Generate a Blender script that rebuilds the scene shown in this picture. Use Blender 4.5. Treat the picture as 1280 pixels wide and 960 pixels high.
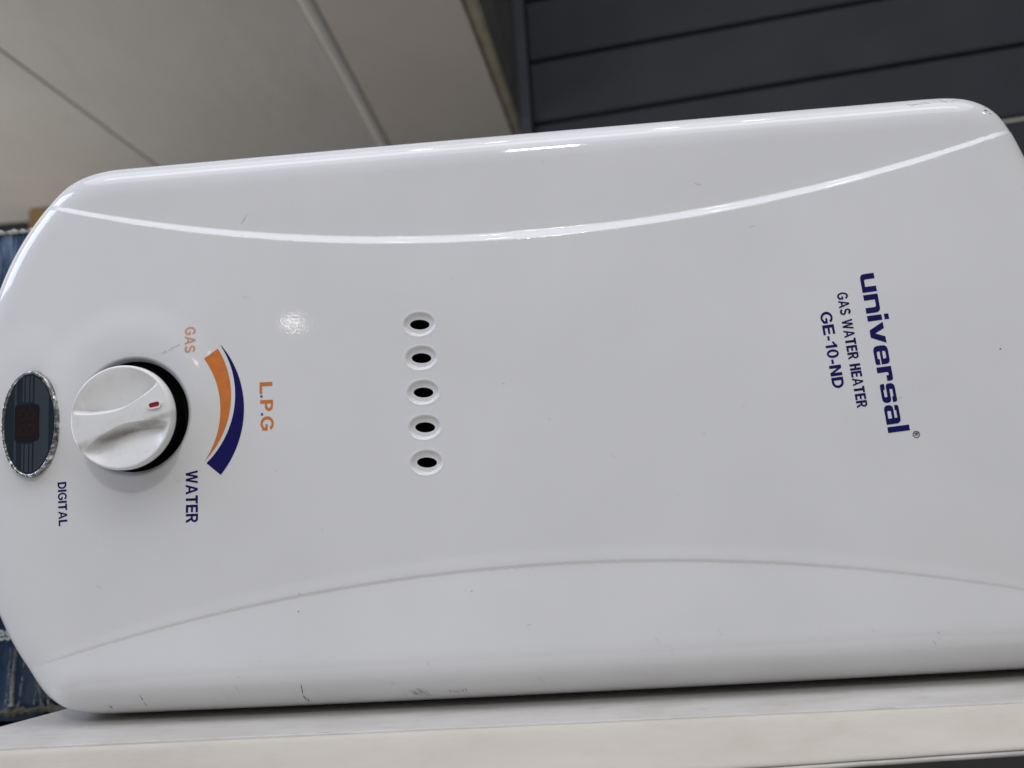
import bpy, bmesh, math, random
import numpy as np
from mathutils import Vector, Matrix
from mathutils.geometry import delaunay_2d_cdt

for o in list(bpy.data.objects):
    bpy.data.objects.remove(o)
scene = bpy.context.scene
COL = scene.collection
random.seed(7)
R_ = math.radians

# ------------------------------------------------------------------ camera
cam_d = bpy.data.cameras.new('camera')
cam = bpy.data.objects.new('camera', cam_d)
COL.objects.link(cam)
cam_d.sensor_width = 36.0
cam_d.lens = 27.2
cam_d.clip_start = 0.01
cam_d.clip_end = 60.0
pitch, yaw, roll = R_(6.0), R_(3.0), R_(3.7)
fwd = Vector((-math.sin(yaw) * math.cos(pitch), math.cos(yaw) * math.cos(pitch), math.sin(pitch)))
rgt = fwd.cross(Vector((0, 0, 1))).normalized()
upv = rgt.cross(fwd)
cr = rgt * math.cos(roll) - upv * math.sin(roll)
cu = rgt * math.sin(roll) + upv * math.cos(roll)
m3 = Matrix((cr, cu, -fwd)).transposed()
cam.matrix_world = Matrix.Translation(-0.47 * fwd) @ m3.to_4x4()
cam_d.dof.use_dof = True
cam_d.dof.focus_distance = 0.47
cam_d.dof.aperture_fstop = 5.6
scene.camera = cam

# ------------------------------------------------------------------ room light
world = bpy.data.worlds.new('World')
scene.world = world
world.use_nodes = True
bg = world.node_tree.nodes['Background']
bg.inputs['Color'].default_value = (0.93, 0.94, 1.0, 1)
bg.inputs['Strength'].default_value = 0.115


def lamp(name, loc, target, size, size_y, power, color, shape='RECTANGLE'):
    d = bpy.data.lights.new(name, 'AREA')
    d.shape = shape
    d.size = size
    d.size_y = size_y
    d.energy = power
    d.color = color
    o = bpy.data.objects.new(name, d)
    COL.objects.link(o)
    o.location = loc
    o.rotation_euler = (Vector(target) - Vector(loc)).to_track_quat('-Z', 'Y').to_euler()
    return o


# the shop's lamps: the bright suspended ceiling over the aisle, a tube in it, a down-light behind the viewer, daylight
# from the open front on the left, an added lamp for floor bounce behind the viewer, and small ceiling spots
lamp('luminous_ceiling', (0.0, -1.0, 2.1), (0, -1.0, 0), 3.8, 2.0, 34.0, (0.925, 0.935, 1.0))
lamp('aisle_tube', (0.0, -0.9, 1.95), (0, 0, 0), 3.0, 0.35, 8.0, (0.93, 0.94, 1.0))
lamp('down_light', (0.05, -2.0, 1.75), (0, 0, 0), 0.26, 0.18, 9.5, (0.99, 0.98, 0.98))
lamp('shop_front_daylight', (-2.4, -0.6, 1.35), (-0.2, 0, 0.1), 1.1, 0.9, 19.0, (0.60, 0.67, 1.0))
lamp('side_daylight', (-2.7, 0.5, -0.1), (-0.7, 1.1, 0.85), 1.3, 1.0, 24.0, (1.0, 0.97, 0.93))
lamp('floor_bounce_lamp', (0.0, -2.4, -1.5), (0, -2.4, 0), 4.4, 3.4, 27.0, (1.0, 0.98, 0.95))
for lx, ly, lz, pw, sz in ((-1.93, -5.2, 1.16, 0.30, 0.04), (-0.32, -0.55, 2.0, 0.40, 0.07), (-0.1, -0.4, 2.0, 0.40, 0.07),
                           (0.42, -0.5, 2.0, 0.40, 0.07), (0.68, -0.45, 2.0, 0.40, 0.07), (1.9, -0.6, 1.6, 0.6, 0.1)):
    lamp('ceiling_spot', (lx, ly, lz), (0, 0, 0), sz * (3.4 if ly < -5 else 1.0), sz, pw, (1.0, 0.96, 0.90), 'ELLIPSE')

vs = scene.view_settings
vs.view_transform = 'Standard'
vs.look = 'None'
vs.exposure = 0.21
vs.gamma = 1.0
vs.use_curve_mapping = False
scene.render.engine = 'CYCLES'


# ------------------------------------------------------------------ materials
class NT:
    def __init__(self, name):
        self.m = bpy.data.materials.new(name)
        self.m.use_nodes = True
        self.t = self.m.node_tree
        self.b = self.t.nodes['Principled BSDF']
        self.co = None

    def n(self, kind, **kw):
        nd = self.t.nodes.new(kind)
        for k, v in kw.items():
            if k in nd.inputs:
                nd.inputs[k].default_value = v
            else:
                setattr(nd, k, v)
        return nd

    def l(self, a, b):
        self.t.links.new(a, b)

    def coord(self, scale=(1, 1, 1), rot=(0, 0, 0)):
        if self.co is None:
            self.co = self.n('ShaderNodeTexCoord')
        mp = self.n('ShaderNodeMapping')
        mp.inputs['Scale'].default_value = scale
        mp.inputs['Rotation'].default_value = rot
        self.l(self.co.outputs['Object'], mp.inputs['Vector'])
        return mp.outputs['Vector']

    def noise(self, scale, detail=3.0, rough=0.55, vec=None, stretch=(1, 1, 1), dist=0.0):
        nd = self.n('ShaderNodeTexNoise', Scale=scale, Detail=detail, Roughness=rough, Distortion=dist)
        self.l(vec or self.coord(stretch), nd.inputs['Vector'])
        return nd.outputs['Fac']

    def ramp(self, fac, stops):
        nd = self.n('ShaderNodeValToRGB')
        el = nd.color_ramp.elements
        while len(el) < len(stops):
            el.new(0.5)
        for e, (p, c) in zip(el, stops):
            e.position = p
            e.color = (c[0], c[1], c[2], 1) if len(c) == 3 else c
        self.l(fac, nd.inputs['Fac'])
        return nd.outputs['Color']

    def mix(self, fac, a, b):
        nd = self.n('ShaderNodeMix', data_type='RGBA')
        for s, v in ((nd.inputs[0], fac), (nd.inputs[6], a), (nd.inputs[7], b)):
            if hasattr(v, 'is_linked'):
                self.l(v, s)
            elif isinstance(v, (int, float)):
                s.default_value = v
            else:
                s.default_value = (v[0], v[1], v[2], 1)
        return nd.outputs[2]

    def bump(self, h, dist, strength=1.0):
        nd = self.n('ShaderNodeBump', Strength=strength, Distance=dist)
        self.l(h, nd.inputs['Height'])
        old = self.b.inputs['Normal'].links
        if old:
            self.l(old[0].from_socket, nd.inputs['Normal'])
        self.l(nd.outputs['Normal'], self.b.inputs['Normal'])

    def set(self, color=None, rough=None, metal=None, spec=None, coat=None):
        for s, v in (('Base Color', color), ('Roughness', rough), ('Metallic', metal),
                     ('Specular IOR Level', spec), ('Coat Weight', coat)):
            if v is None:
                continue
            i = self.b.inputs[s]
            if hasattr(v, 'is_linked'):
                self.l(v, i)
            elif isinstance(v, (int, float)):
                i.default_value = v
            else:
                i.default_value = (v[0], v[1], v[2], 1)
        return self.m


def mat_enamel():
    k = NT('white_enamel')
    a = k.ramp(k.noise(9, 4), [(0.35, (0.72, 0.72, 0.715)), (0.7, (0.76, 0.76, 0.757))])
    spots = k.ramp(k.noise(210, 2, 0.5), [(0.765, (0, 0, 0)), (0.80, (1, 1, 1))])
    gate = k.ramp(k.noise(14, 2), [(0.52, (0, 0, 0)), (0.66, (1, 1, 1))])
    f = k.n('ShaderNodeMath', operation='MULTIPLY')
    k.l(spots, f.inputs[0])
    k.l(gate, f.inputs[1])
    f2 = k.n('ShaderNodeMath', operation='MULTIPLY')
    k.l(f.outputs[0], f2.inputs[0])
    f2.inputs[1].default_value = 0.55
    col = k.mix(f2.outputs[0], a, (0.22, 0.19, 0.15))
    rg = k.n('ShaderNodeMapRange')
    k.l(k.noise(26, 4), rg.inputs['Value'])
    rg.inputs['To Min'].default_value = 0.03
    rg.inputs['To Max'].default_value = 0.06
    k.set(col, rg.outputs[0], 0, 0.5)
    k.bump(k.noise(700, 2, 0.5), 0.00016, 0.08)      # orange peel of the sprayed enamel
    k.bump(k.noise(30, 2), 0.0008, 0.10)
    return k.m


def mat_plain(name, c, rough=0.5, metal=0.0, var=0.08, scale=40, bump=0.0, bscale=400, spec=0.5):
    k = NT(name)
    col = k.ramp(k.noise(scale, 4), [(0.3, tuple(x * (1 - var) for x in c)), (0.7, tuple(min(1, x * (1 + var)) for x in c))])
    k.set(col, rough, metal, spec)
    if bump:
        k.bump(k.noise(bscale, 3), bump, 0.6)
    return k.m


def mat_knob():
    k = NT('knob_plastic')
    g = k.ramp(k.noise(90, 5, 0.65), [(0.5, (0, 0, 0)), (0.78, (1, 1, 1))])
    f = k.n('ShaderNodeMath', operation='MULTIPLY')
    k.l(g, f.inputs[0])
    f.inputs[1].default_value = 0.22
    c = k.mix(f.outputs[0], (0.80, 0.80, 0.785), (0.36, 0.33, 0.26))
    # greasy brown grime lodged along the lower edge of the grip bar
    co = k.coord((1, 1, 1), (0, R_(15.5), 0))
    sp = k.n('ShaderNodeSeparateXYZ')
    k.l(co, sp.inputs[0])
    mr = k.n('ShaderNodeMapRange')
    k.l(sp.outputs['Z'], mr.inputs['Value'])
    mr.inputs['From Min'].default_value = -0.02
    mr.inputs['From Max'].default_value = 0.0
    band = k.ramp(mr.outputs[0], [(0.36, (0, 0, 0)), (0.52, (0.9, 0.9, 0.9)), (0.60, (0.8, 0.8, 0.8)), (0.73, (0, 0, 0))])
    n2 = k.ramp(k.noise(70, 5, 0.6), [(0.28, (0, 0, 0)), (0.66, (1, 1, 1))])
    mu = k.n('ShaderNodeMath', operation='MULTIPLY')
    k.l(band, mu.inputs[0])
    k.l(n2, mu.inputs[1])
    m2 = k.n('ShaderNodeMath', operation='MULTIPLY')
    k.l(mu.outputs[0], m2.inputs[0])
    m2.inputs[1].default_value = 0.8
    c = k.mix(m2.outputs[0], c, (0.13, 0.10, 0.06))
    k.set(c, 0.30, 0, 0.5)
    k.bump(k.noise(700, 2), 0.0001, 0.3)
    return k.m


def mat_shelf():
    k = NT('shelf_laminate')
    a = k.ramp(k.noise(7, 5, 0.6, stretch=(1, 5, 5)), [(0.3, (0.50, 0.485, 0.45)), (0.7, (0.61, 0.595, 0.56))])
    d = k.ramp(k.noise(20, 6, 0.7, stretch=(1, 3.2, 1)), [(0.46, (0, 0, 0)), (0.68, (1, 1, 1))])
    f = k.n('ShaderNodeMath', operation='MULTIPLY')
    k.l(d, f.inputs[0])
    f.inputs[1].default_value = 0.34
    c = k.mix(f.outputs[0], a, (0.40, 0.34, 0.26))
    s = k.ramp(k.noise(160, 3, 0.6, stretch=(0.25, 2, 2)), [(0.645, (0, 0, 0)), (0.72, (1, 1, 1))])
    f2 = k.n('ShaderNodeMath', operation='MULTIPLY')
    k.l(s, f2.inputs[0])
    f2.inputs[1].default_value = 0.5
    c = k.mix(f2.outputs[0], c, (0.26, 0.23, 0.19))
    k.set(c, 0.48, 0, 0.4)
    k.bump(k.noise(300, 3, stretch=(0.3, 1, 1)), 0.0003, 0.4)
    return k.m


def mat_edge():
    k = NT('shelf_edge_band')
    a = k.ramp(k.noise(8, 5, 0.6, stretch=(1, 4, 6)), [(0.3, (0.54, 0.50, 0.425)), (0.7, (0.62, 0.58, 0.50))])
    d = k.ramp(k.noise(16, 6, 0.7, stretch=(1, 3, 3)), [(0.48, (0, 0, 0)), (0.74, (1, 1, 1))])
    f = k.n('ShaderNodeMath', operation='MULTIPLY')
    k.l(d, f.inputs[0])
    f.inputs[1].default_value = 0.28
    a = k.mix(f.outputs[0], a, (0.38, 0.33, 0.25))
    k.set(a, 0.5, 0, 0.35)
    k.bump(k.noise(250, 3, stretch=(0.4, 1, 1)), 0.0002, 0.4)
    return k.m


def mat_carton():
    k = NT('blue_printed_card')
    a = k.ramp(k.noise(5, 3, stretch=(1, 1, 2)), [(0.3, (0.006, 0.017, 0.038)), (0.7, (0.014, 0.042, 0.095))])
    w = k.ramp(k.noise(30, 7, 0.72, stretch=(3.5, 1, 0.5)), [(0.44, (0, 0, 0)), (0.70, (1, 1, 1))])
    # the print is rubbed pale towards the top of the carton
    sp = k.n('ShaderNodeSeparateXYZ')
    k.l(k.coord(), sp.inputs[0])
    mr = k.n('ShaderNodeMapRange')
    k.l(sp.outputs['Z'], mr.inputs['Value'])
    mr.inputs['From Min'].default_value = 0.25
    mr.inputs['From Max'].default_value = 0.45
    mr.inputs['To Min'].default_value = 0.12
    mr.inputs['To Max'].default_value = 0.58
    f = k.n('ShaderNodeMath', operation='MULTIPLY')
    k.l(w, f.inputs[0])
    k.l(mr.outputs[0], f.inputs[1])
    c = k.mix(f.outputs[0], a, (0.30, 0.40, 0.56))
    k.set(c, 0.42, 0, 0.4)
    k.bump(k.noise(60, 4, stretch=(2, 1, 0.5)), 0.002, 0.4)
    return k.m


def mat_ceiling():
    k = NT('ceiling_board_paint')
    a = k.ramp(k.noise(2.3, 5, 0.6), [(0.3, (0.60, 0.575, 0.53)), (0.72, (0.66, 0.64, 0.60))])
    d = k.ramp(k.noise(7, 7, 0.72, dist=0.6), [(0.58, (0, 0, 0)), (0.82, (1, 1, 1))])
    f = k.n('ShaderNodeMath', operation='MULTIPLY')
    k.l(d, f.inputs[0])
    f.inputs[1].default_value = 0.16
    k.set(k.mix(f.outputs[0], a, (0.34, 0.30, 0.25)), 0.6, 0, 0.4)
    k.bump(k.noise(9, 4, 0.5, stretch=(1, 0.45, 1), dist=0.8), 0.010, 0.20)
    return k.m


M = {
    'enamel': mat_enamel(),
    'knob': mat_knob(),
    'shelf': mat_shelf(),
    'edge': mat_edge(),
    'carton': mat_carton(),
    'ceiling': mat_ceiling(),
    'tanpanel': mat_plain('tan_cream_board', (0.65, 0.60, 0.53), 0.5, 0, 0.05, 3, 0.002, 9),
    'trim': mat_plain('aged_beige_trim', (0.40, 0.36, 0.26), 0.5, 0, 0.25, 24),
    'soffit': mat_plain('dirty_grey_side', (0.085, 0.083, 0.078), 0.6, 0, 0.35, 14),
    'slat': mat_plain('charcoal_slat_metal', (0.036, 0.038, 0.044), 0.55, 0.0, 0.12, 5, 0.001, 14, 0.15),
    'slatgap': mat_plain('slat_gap_black', (0.006, 0.006, 0.007), 0.7),
    'frame': mat_plain('blue_grey_frame', (0.028, 0.033, 0.042), 0.5, 0, 0.2, 9),
    'under_panel': mat_plain('dark_brown_under_panel', (0.050, 0.046, 0.046), 0.55, 0, 0.2, 12),
    'pale': mat_plain('pale_worn_edge', (0.50, 0.48, 0.45), 0.5, 0, 0.15, 30),
    'backdark': mat_plain('dark_navy_backing', (0.012, 0.016, 0.022), 0.6),
    'wood': mat_plain('tan_wood_post', (0.22, 0.135, 0.05), 0.6, 0, 0.3, 12),
    'black': mat_plain('black_rubber', (0.012, 0.012, 0.012), 0.55, 0, 0.4, 60),
    'hole': mat_plain('unlit_inside', (0.006, 0.006, 0.006), 0.8),
    'navy': mat_plain('navy_print', (0.009, 0.007, 0.095), 0.35, 0, 0.12, 150, spec=0.3),
    'navydot': mat_plain('faded_navy_print', (0.16, 0.13, 0.26), 0.3),
    'orange': mat_plain('orange_print', (0.62, 0.19, 0.042), 0.30, 0, 0.10, 200),
    'faded': mat_plain('faded_orange_print', (0.62, 0.34, 0.21), 0.30, 0, 0.15, 200),
    'red': mat_plain('red_plastic', (0.33, 0.020, 0.028), 0.3),
    'plate': mat_plain('display_plate', (0.015, 0.022, 0.032), 0.10, 0, 0.1, 30),
    'plate2': mat_plain('display_stripe', (0.040, 0.052, 0.066), 0.12, 0, 0.1, 30),
    'screen': mat_plain('display_window', (0.012, 0.009, 0.011), 0.08),
    'digit': mat_plain('unlit_red_segments', (0.030, 0.010, 0.010), 0.15),
    'faint': mat_plain('worn_faint_print', (0.060, 0.072, 0.105), 0.2),
    'scuff': mat_plain('black_scuff', (0.045, 0.042, 0.04), 0.6, 0, 0.4, 300),
    'scuff2': mat_plain('grey_scuff', (0.34, 0.33, 0.31), 0.5, 0, 0.3, 300),
    'torn': mat_plain('torn_white_paper', (0.46, 0.44, 0.40), 0.8, 0, 0.2, 90),
    'crack': mat_plain('cracked_print', (0.24, 0.25, 0.25), 0.8, 0, 0.3, 90),
    'kraft': mat_plain('worn_kraft_card', (0.085, 0.078, 0.066), 0.8, 0, 0.4, 60),
    'white_ink': mat_plain('white_ink', (0.42, 0.45, 0.45), 0.5),
}


def mat_bezel():
    k = NT('worn_sparkle_chrome')
    c = k.ramp(k.noise(330, 4, 0.7), [(0.36, (0.10, 0.10, 0.095)), (0.54, (0.38, 0.38, 0.375)), (0.64, (0.95, 0.95, 0.94))])  # dark mottling; the brightest flecks put the rim's sparkle into the colour
    k.set(c, 0.22, 0.85, 0.5)
    k.bump(k.noise(420, 3), 0.0012, 0.8)
    return k.m


M['bezel'] = mat_bezel()


# ------------------------------------------------------------------ helpers
def link(name, me, mat, parent=None):
    o = bpy.data.objects.new(name, me)
    COL.objects.link(o)
    if mat is not None:
        me.materials.append(M[mat])
    if parent is not None:
        o.parent = parent
        o.matrix_parent_inverse = Matrix.Identity(4)
    return o


def tag(o, label, cat=None, kind=None, group=None):
    o['label'] = label
    if cat:
        o['category'] = cat
    if kind:
        o['kind'] = kind
    if group:
        o['group'] = group
    return o


def mesh_of(bm, smooth=False):
    me = bpy.data.meshes.new('mesh')
    bmesh.ops.recalc_face_normals(bm, faces=bm.faces)
    bm.to_mesh(me)
    bm.free()
    if smooth:
        me.polygons.foreach_set('use_smooth', [True] * len(me.polygons))
    return me


def box(name, lo, hi, mat, parent=None, bevel=0.0, seg=2, rotz=0.0):
    """box from lo to hi, origin at the middle of its base"""
    c = Vector(((lo[0] + hi[0]) / 2, (lo[1] + hi[1]) / 2, lo[2]))
    bm = bmesh.new()
    bmesh.ops.create_cube(bm, size=1.0)
    for v in bm.verts:
        v.co = Vector((v.co.x * (hi[0] - lo[0]), v.co.y * (hi[1] - lo[1]), (v.co.z + 0.5) * (hi[2] - lo[2])))
    if bevel:
        bmesh.ops.bevel(bm, geom=list(bm.edges), offset=bevel, segments=seg, affect='EDGES', profile=0.5)
    o = link(name, mesh_of(bm), mat, parent)
    o.location = c
    o.rotation_euler.z = rotz
    return o


def prism(pts, z0, z1, bevel=0.0):
    bm = bmesh.new()
    a = [bm.verts.new((x, y, z0)) for x, y in pts]
    b = [bm.verts.new((x, y, z1)) for x, y in pts]
    bm.faces.new(a)
    bm.faces.new(b)
    n = len(pts)
    for i in range(n):
        bm.faces.new((a[i], a[(i + 1) % n], b[(i + 1) % n], b[i]))
    bmesh.ops.recalc_face_normals(bm, faces=bm.faces)
    if bevel:
        bmesh.ops.bevel(bm, geom=list(bm.edges), offset=bevel, segments=2, affect='EDGES', profile=0.5)
    return mesh_of(bm)


# ================================================================== SETTING
# ---- the cream false ceiling beyond the heater: boards 0.85 m up, running away from the viewer
ZC = 0.851
ceil_root = box('ceiling', (-2.6, 0.55, ZC + 0.016), (-0.115, 1.92, ZC + 0.33), 'ceiling')
tag(ceil_root, 'grubby cream boarded false ceiling behind the heater', kind='structure')
cl = ceil_root.location


def cbox(name, lo, hi, mat, bevel=0.0):
    o = box(name, lo, hi, mat, ceil_root, bevel)
    o.location = o.location - cl
    return o


cbox('board', (-2.6, 0.55, ZC), (-1.0425, 1.92, ZC + 0.015), 'ceiling', 0.002)
cbox('board', (-1.0365, 0.55, ZC), (-0.4065, 1.92, ZC + 0.015), 'ceiling', 0.002)
bm = bmesh.new()                                     # rounded bead over the joint
N = 12
loops = []
for yy, xo in ((0.55, 0.0), (1.2, 0.001), (1.92, -0.004)):
    ring = []
    for i in range(N + 1):
        a = math.pi * i / N
        ring.append(bm.verts.new((-0.3895 + xo - 0.0178 * math.cos(a), yy, ZC + 0.002 - 0.0065 * math.sin(a))))
    loops.append(ring)
for a, b in zip(loops, loops[1:]):
    for i in range(N):
        bm.faces.new((a[i], a[i + 1], b[i + 1], b[i]))
o = link('bead_moulding', mesh_of(bm, True), 'ceiling', ceil_root)
o.location = -cl
# tan board between the bead and the slanting outer edge
me = prism([(-0.372, 0.55), (-0.141, 0.55), (-0.003, 1.92), (-0.372, 1.92)], ZC - 0.002, ZC + 0.013, 0.0015)
o = link('tan_board', me, 'tanpanel', ceil_root)
o.location = -cl
me = prism([(-0.1395, 0.55), (-0.1365, 0.55), (0.0005, 1.92), (-0.0023, 1.92)], ZC - 0.006, ZC + 0.012)
o = link('pale_lip', me, 'pale', ceil_root)
o.location = -cl
me = prism([(-0.135, 0.55), (-0.109, 0.55), (0.022, 1.92), (0.002, 1.92)], ZC - 0.003, ZC + 0.016, 0.002)
o = link('edge_trim', me, 'trim', ceil_root)
o.location = -cl
me = prism([(-0.114, 0.55), (-0.1105, 0.55), (0.0185, 1.92), (0.010, 1.92)], ZC + 0.0175, ZC + 0.62)
o = link('side_board', me, 'soffit', ceil_root)
o.location = -cl

# ---- charcoal slatted shutter wall, turned ten degrees
wall = bpy.data.objects.new('wall', None)
COL.objects.link(wall)
wall.location = (-0.004, 1.502, -0.6)
wall.rotation_euler.z = R_(-10.0)
tag(wall, 'charcoal slatted metal wall behind the right half of the heater', kind='structure')
PIT = 0.1725
WZ = lambda z: z + 0.6
o = box('backing', (0.0, 0.022, 0.0), (3.6, 0.05, 2.35), 'slatgap', wall)
zs = [0.668 + PIT * i for i in range(-6, 6)]
proto = None
for i, z in enumerate(zs):
    if proto is None:
        proto = box('slat', (0.028, 0.0, 0.0), (3.6, 0.020, PIT - 0.009), 'slat', wall, 0.004, 2)
        o = proto
    else:
        o = proto.copy()
        COL.objects.link(o)
    o.location = (1.814, 0.010, WZ(z) + 0.0045)
    if abs(z - 0.668) < 1e-6:
        s = box('bright_seam', (1.0, -0.004, WZ(z) - 0.008), (3.6, 0.0035, WZ(z) - 0.003), 'pale', wall)
box('frame_post', (-0.006, -0.016, 0.0), (0.024, 0.021, 2.35), 'frame', wall, 0.003)

# ---- dark backing wall and wooden post far behind the left end
o = box('wall', (-2.7, 1.94, -0.6), (0.3, 2.0, ZC + 0.01), 'backdark')
tag(o, 'dark navy wall far behind the blue carton', kind='structure')
o = box('wooden_post', (-1.576, 1.80, -0.6), (-1.30, 1.87, ZC - 0.004), 'wood', None, 0.004)
tag(o, 'tan wooden post standing behind the blue carton', 'post')

# ---- low dark ledge that carries the carton
o = box('ledge', (-1.3, 0.185, -0.29), (1.2, 0.62, -0.2525), 'backdark', None, 0.003)
tag(o, 'dark low ledge under the blue carton, behind the pale shelf', 'ledge')

# ================================================================== SHELF
SZ = -0.1914
sh = bpy.data.objects.new('shelf', None)
COL.objects.link(sh)
sh.location = (0, 0, SZ)
tag(sh, 'grubby pale shelf board with beige front edge, carrying the water heater', 'shelf')
me = prism([(-0.366, -0.0214), (0.75, -0.0267), (0.75, 0.17), (-0.232, 0.17)], -0.024, 0.0, 0.0012)
link('board', me, 'shelf', sh)
def nosing(sec, dx0, n=60):
    """front profile (y, z) swept along the slightly skewed, slightly uneven front edge"""
    rr = random.Random(21)
    bm = bmesh.new()
    prev = None
    m = len(sec)
    first = None
    for i in range(n + 1):
        t = i / n
        jig = rr.uniform(-0.00025, 0.00025)
        ring = []
        for y, z in sec:
            k = min(1.0, max(0.0, -z / 0.016))
            ring.append(bm.verts.new(((dx0 + 0.4 * y) * (1 - t) + 0.75 * t, y - 0.005 * t + jig * k, z + k * (-0.0155 * (1 - t) + 0.012 * t))))
        if prev:
            for j in range(m):
                bm.faces.new((prev[j], prev[(j + 1) % m], ring[(j + 1) % m], ring[j]))
        else:
            first = ring
        prev = ring
    bm.faces.new(first)
    bm.faces.new(prev)
    return mesh_of(bm, True)


link('edge_band', nosing([(-0.0221, -0.0005), (-0.0232, -0.0005), (-0.0243, -0.0009), (-0.0254, -0.0017), (-0.0267, -0.0029), (-0.0300, -0.0062), (-0.0345, -0.0107),
                          (-0.0388, -0.0149), (-0.0397, -0.0159), (-0.0401, -0.0168), (-0.0400, -0.0174), (-0.0396, -0.0176), (-0.0221, -0.0176)], -0.357), 'edge', sh)
link('edge_strip', nosing([(-0.0241, -0.0180), (-0.0411, -0.0180), (-0.0411, -0.0198), (-0.0241, -0.0198)], -0.357), 'pale', sh)
me = prism([(-0.315, -0.018), (0.75, -0.023), (0.75, 0.16), (-0.195, 0.16)], -0.30, -0.0248)
link('added_dark_panel', me, 'under_panel', sh)  # dark panel added so the space below the shelf reads dark

# ================================================================== CARTON
ct = bpy.data.objects.new('cardboard_carton', None)
COL.objects.link(ct)
ct.location = (-0.56, 0.30, -0.252)
ct.rotation_euler.z = R_(2.0)
tag(ct, 'scuffed blue printed carton with torn top edge behind the heater', 'carton')
HC = 0.446


def carton_body():
    bm = bmesh.new()
    nx, nz = 60, 50
    x0, x1 = -0.30, 0.34
    grid = []
    rr = random.Random(3)
    for k in range(nz + 1):
        row = []
        for i in range(nx + 1):
            x = x0 + (x1 - x0) * i / nx
            z = 0.014 + (HC - 0.014) * k / nz
            y = -0.10 + 0.0025 * math.sin(x * 30) * math.sin(z * 13) + rr.uniform(-0.0004, 0.0004)
            if k == nz:
                z += rr.uniform(-0.002, 0.002)
            if k < 6:
                y += (6 - k) * 0.002 * (0.6 + 0.6 * math.sin(x * 55))
                if k == 0:
                    z += rr.uniform(-0.004, 0.004)
            row.append(bm.verts.new((x, y, z)))
        grid.append(row)
    for k in range(nz):
        for i in range(nx):
            bm.faces.new((grid[k][i], grid[k][i + 1], grid[k + 1][i + 1], grid[k + 1][i]))
    back = [bm.verts.new((x, y, z)) for x, y, z in ((x0, 0.10, 0.0), (x1, 0.10, 0.0), (x1, 0.10, HC - 0.004), (x0, 0.10, HC - 0.004))]
    bm.faces.new(back)
    bm.faces.new([grid[k][0] for k in range(nz + 1)] + [back[3], back[0]])
    bm.faces.new([grid[k][nx] for k in range(nz + 1)] + [back[2], back[1]])
    bm.faces.new(list(grid[nz]) + [back[2], back[3]])
    bm.faces.new(list(grid[0]) + [back[1], back[0]])
    return mesh_of(bm)


link('card_body', carton_body(), 'carton', ct)


def ragged_strip(x0, x1, n, z, h, seed, yoff):
    rr = random.Random(seed)
    bm = bmesh.new()
    prev = None
    for i in range(n + 1):
        x = x0 + (x1 - x0) * i / n
        lo = z - h * rr.uniform(0.35, 1.0)
        hi = z + h * rr.uniform(0.0, 0.75)
        y = yoff - rr.uniform(0.0006, 0.0035)
        q = [bm.verts.new((x, y, lo)), bm.verts.new((x, y - 0.001, (lo + hi) / 2)), bm.verts.new((x, y + 0.0015, hi)), bm.verts.new((x, y + 0.004, lo))]
        if prev:
            for a in range(4):
                b = (a + 1) % 4
                bm.faces.new((prev[a], q[a], q[b], prev[b]))
        prev = q
    return mesh_of(bm)


link('torn_edge', ragged_strip(-0.30, 0.34, 240, HC + 0.001, 0.0038, 5, -0.1005), 'torn', ct)
link('crushed_bottom_edge', ragged_strip(-0.30, 0.34, 200, 0.020, 0.006, 9, -0.098), 'kraft', ct)


def card_streaks():
    """fine white cracks in the print that run up from the crushed bottom edge"""
    rr = random.Random(11)
    bm = bmesh.new()
    specs = [(cx + rr.uniform(-0.003, 0.003), rr.uniform(0.03, 0.075), rr.uniform(0.00025, 0.0007)) for cx in np.arange(-0.05, 0.22, 0.009)]
    specs += [(0.070 + rr.uniform(-0.003, 0.003), rr.uniform(0.05, 0.10), rr.uniform(0.0003, 0.0008)) for _ in range(9)]
    specs += [(0.094 + rr.uniform(-0.004, 0.004), rr.uniform(0.03, 0.05), rr.uniform(0.0004, 0.0010)) for _ in range(6)]
    for cx, h, w in specs:
        x = cx
        drift = rr.uniform(-0.0002, 0.0003)
        n = int(h / 0.0016)
        for s in range(n):
            z0 = 0.024 + h * s / n
            x += rr.uniform(-0.0004, 0.0004) + drift
            if rr.random() < 0.30:
                continue
            ww = w * rr.uniform(0.3, 1.0) * (1.2 - s / n)
            y = -0.1036 - 0.0002 * rr.random()
            vs_ = [bm.verts.new(p) for p in ((x - ww, y, z0), (x + ww, y, z0), (x + ww * rr.uniform(0.4, 1), y, z0 + 0.0018), (x - ww * rr.uniform(0.4, 1), y, z0 + 0.0018))]
            vb = [bm.verts.new(v.co + Vector((0, 0.0025, 0))) for v in vs_]
            bm.faces.new(vs_)
            for a in range(4):
                b = (a + 1) % 4
                bm.faces.new((vs_[a], vs_[b], vb[b], vb[a]))
    return mesh_of(bm)


tag(link('print_cracks', card_streaks(), 'crack', ct), 'pale vertical cracks in the blue print near the bottom', kind='stuff')

# ================================================================== WATER HEATER
# heater-face coordinates in millimetres: x along its length, z across, outward is -y
RIM = 25.0                    # grows to 38 along the underside
ZM = -12.8


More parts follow.
